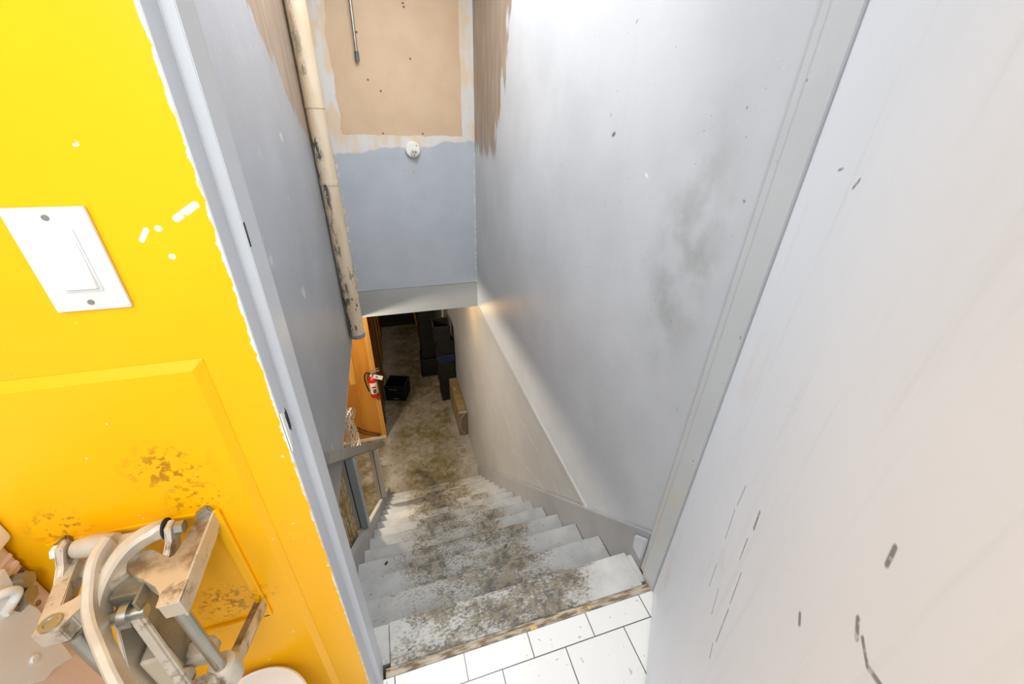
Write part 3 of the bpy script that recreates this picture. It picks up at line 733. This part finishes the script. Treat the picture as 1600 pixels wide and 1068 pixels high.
# crates: lattice walls, open top
def crate_bms(wx, wy, h, cells=(6, 4)):
    body = B(); t_ = .008
    box(body, -wx / 2, wx / 2, -wy / 2, wy / 2, 0, .012)
    for sx in (-1, 1): box(body, sx * wx / 2 - (t_ if sx > 0 else 0), sx * wx / 2 + (0 if sx > 0 else t_), -wy / 2, wy / 2, 0, h - .02)
    for sy in (-1, 1): box(body, -wx / 2, wx / 2, sy * wy / 2 - (t_ if sy > 0 else 0), sy * wy / 2 + (0 if sy > 0 else t_), 0, h - .02)
    rim = B(); r = .012
    for sx in (-1, 1): box(rim, sx * (wx / 2) - r * .6, sx * (wx / 2) + r * .6, -wy / 2 - r * .6, wy / 2 + r * .6, h - .03, h, .002)
    for sy in (-1, 1): box(rim, -wx / 2 - r * .6, wx / 2 + r * .6, sy * (wy / 2) - r * .6, sy * (wy / 2) + r * .6, h - .03, h, .002)
    ribs = B()
    for k in range(cells[0] + 1):
        x = -wx / 2 + wx * k / cells[0]
        for sy in (-1, 1): box(ribs, x - .004, x + .004, sy * wy / 2 - .005, sy * wy / 2 + .005, 0, h - .03)
        y = -wy / 2 + wy * k / cells[0]
        for sx in (-1, 1): box(ribs, sx * wx / 2 - .005, sx * wx / 2 + .005, y - .004, y + .004, 0, h - .03)
    for k in range(cells[1] + 1):
        z = .004 + (h - .04) * k / cells[1]
        for sy in (-1, 1): box(ribs, -wx / 2, wx / 2, sy * wy / 2 - .005, sy * wy / 2 + .005, z - .004, z + .004)
        for sx in (-1, 1): box(ribs, sx * wx / 2 - .005, sx * wx / 2 + .005, -wy / 2, wy / 2, z - .004, z + .004)
    return body, rim, ribs
mat_lattice = plain('black_crate_ribs', (.013, .013, .015), .45, spec=.4)
def crate(name, loc, rot, size, label, cat, mat, mat2, group=None):
    t = thing(name, (0, 0, 0), label, cat, group); b, r, g = crate_bms(*size)
    WL[t.name] = V((0, 0, 0))
    obj('crate_walls', b, mat, t); obj('rim', r, mat2, t); obj('lattice_ribs', g, mat2, t)
    t.location = loc; t.rotation_euler = (0, 0, rot); return t
mk = crate('milk_crate', (-.150, 5.615, BF), math.radians(-18), (.31, .31, .275), 'black milk crate with white lettering standing alone on the basement floor', 'crate', mat_black, mat_lattice)
for nm, dx, z, wd, hh in (('crate_lettering', -.075, .215, .05, .014), ('crate_lettering', -.010, .213, .07, .012), ('crate_lettering', -.01, .035, .085, .016)):
    bm = B(); n = 5
    for k in range(n): box(bm, dx + wd * k / n - .02, dx + wd * (k + .62) / n - .02, -.1615, -.1605, z, z + hh * (1 if k % 2 else .8))
    o = obj(nm, bm, plain('white_print', (.55, .55, .55), .5), mk)
def copy_tree(o, parent=None):
    c_ = o.copy(); COL.objects.link(c_)
    if parent is not None: c_.parent = parent
    for ch in list(o.children): copy_tree(ch, c_)
    return c_
near = [(.655, 5.42, BF, 0, 'lowest of the near stack beside the cardboard box'), (.645, 5.42, BF + .247, 2, 'second from the floor in the near stack beside the cardboard box'),
        (.638, 5.42, BF + .494, -2, 'third from the floor in the near stack, just under the blue crate'), (.630, 5.43, BF + .865, 3, 'in the near stack, resting on the blue crate'), (.600, 5.43, BF + 1.112, -2, 'topmost of the near stack')]
k1 = None
for x, y, z, a, where in near:
    if k1 is None: k1 = o = crate('storage_crate', (x, y, z), 0, (.235, .30, .245), '', 'crate', mat_blackfab, mat_lattice, 'black crates stacked against the basement wall')
    else: o = copy_tree(k1); o.location = (x, y, z); o.rotation_euler = (0, 0, math.radians(a))
    o['label'] = 'black lattice crate, ' + where
crate('storage_crate', (.640, 5.42, BF + .742), math.radians(1), (.245, .30, .122), 'shallow dark blue crate in the near stack of black crates', 'crate', mat_blue, mat_blue, 'black crates stacked against the basement wall')
far = [(.425, 6.20, 0, -4, 'lowest of the far stack, jutting out on the floor'), (.455, 6.24, .355, 0, 'second from the floor in the far stack'), (.452, 6.24, .71, 1, 'third from the floor in the far stack'),
       (.448, 6.24, 1.065, -1, 'fourth from the floor in the far stack'), (.452, 6.24, 1.42, 0, 'topmost visible crate of the far stack under the header')]
k2 = None
for x, y, z, a, where in far:
    if k2 is None: k2 = o = crate('storage_crate', (x, y, BF + z), 0, (.27, .32, .353), '', 'crate', mat_blackfab, mat_lattice, 'black crates stacked against the basement wall')
    else: o = copy_tree(k2); o.location = (x, y, BF + z)
    o.rotation_euler = (0, 0, math.radians(a)); o['label'] = 'tall black lattice crate, ' + where
# long cardboard box on end against the wall
t = thing('cardboard_box', (.716, 4.83, BF), 'long brown cardboard box lying against the right basement wall', 'box')
obj('carton', box(B(), .656, .776, 4.385, 5.26, BF, BF + .425, .003), mat_card, t)
obj('end_flap', box(B(), .662, .770, 4.381, 4.386, BF + .01, BF + .405), mat_cardend, t)
bm = B(); box(bm, .656, .777, 4.380, 4.400, BF + .412, BF + .428, .001); obj('tape_strip', bm, mat_tape, t)
obj('tape_curl', tube(B(), [(.745, 4.379, BF + .40), (.690, 4.377, BF + .34), (.672, 4.377, BF + .22), (.684, 4.377, BF + .10), (.735, 4.379, BF + .04)], .004, 6), mat_tape, t)
obj('white_mark', box(B(), .690, .700, 4.93, 5.0, BF + .4251, BF + .4262), mat_label, t)

# timber pieces behind the stacks
tag(obj('timber_stud', box(B(), .735, .779, 6.28, 6.34, BF, BC - .02, .002), mat_stile), 'orange timber stud beside the wall behind the stacked crates', 'stud')
tag(obj('timber_stud', bar(B(), (.70, 6.20, BF + .001), (.765, 6.25, -.9), .03, .03), mat_rawwood), 'pale thin stick leaning beside the orange stud behind the crates', 'stick')
t = thing('broom_pole', (.372, 8.0, BF), 'thin brown handle leaning at the left of the far crate stack', 'pole')
obj('pole', cyl(B(), (.378, 8.0, BF), (.225, 8.05, -1.2), .020, n=12), mat_stile, t, True)
obj('pole_knob', lathe(B(), [(.004, 0), (.022, .01), (.022, .04), (.004, .05)], (.42, 7.97, BF), 12), mat_tape, t, True)
# yellow wedge on the floor beside the partition
fb = obj('floor_strip', prism(B(), [(-.350, 6.35), (-.335, 6.30), (-.27, 5.75), (-.20, 5.62), (-.30, 5.80), (-.353, 6.2)], BF + .0005, BF + .02), mat_card)
tag(fb, 'narrow yellowish strip of wood on the floor beyond the milk crate', 'wood strip')

# straw-coloured fibre sheet and wire coil under the left wall
bm = B(); N = 26
for k in range(N):
    y = 1.02 + .74 * k / N; x = -.425 + random.uniform(-.01, .01)
    cyl(bm, (x, y, -2.3), (x + random.uniform(-.006, .006), y + .02, -.235), .020, n=8)
sb = obj('straw_matting', bm, mat_straw); tag(sb, 'straw-coloured fibrous matting standing beneath the left stairwell wall', 'matting')
bm = B()
for k in range(7):
    R_ = .13 + .012 * math.sin(k * 2.1); cx_ = -.445 + .004 * k; pts = []
    for j in range(25):
        a = 2 * math.pi * j / 24; pts.append((cx_ + .022 * math.sin(a * 3 + k), 2.42 + R_ * math.cos(a) * .9 + k * .012, -.62 + R_ * 1.35 * math.sin(a)))
    tube(bm, pts, .0035, 6, 2)
tag(obj('wire_coil', bm, plain('pale_wire', (.50, .42, .33), .5)), 'loose coil of thin pale wire hanging under the left wall by the handrail', 'wire coil')

# litter on the treads
for (i, x, dy, mt, lab) in ((3, -.22, -.04, mat_black, 'tiny black stub lying on the fourth tread at the left'), (2, .36, -.03, mat_green, 'tiny dark green scrap on an upper tread')):
    z = -i * RISE; y = Y0 + i * STEP + dy
    tag(obj('litter_scrap', bar(B(), (x, y, z + .0045), (x + .014, y + .012, z + .0045), .007, .007, bev=.001), mt), lab, 'litter')
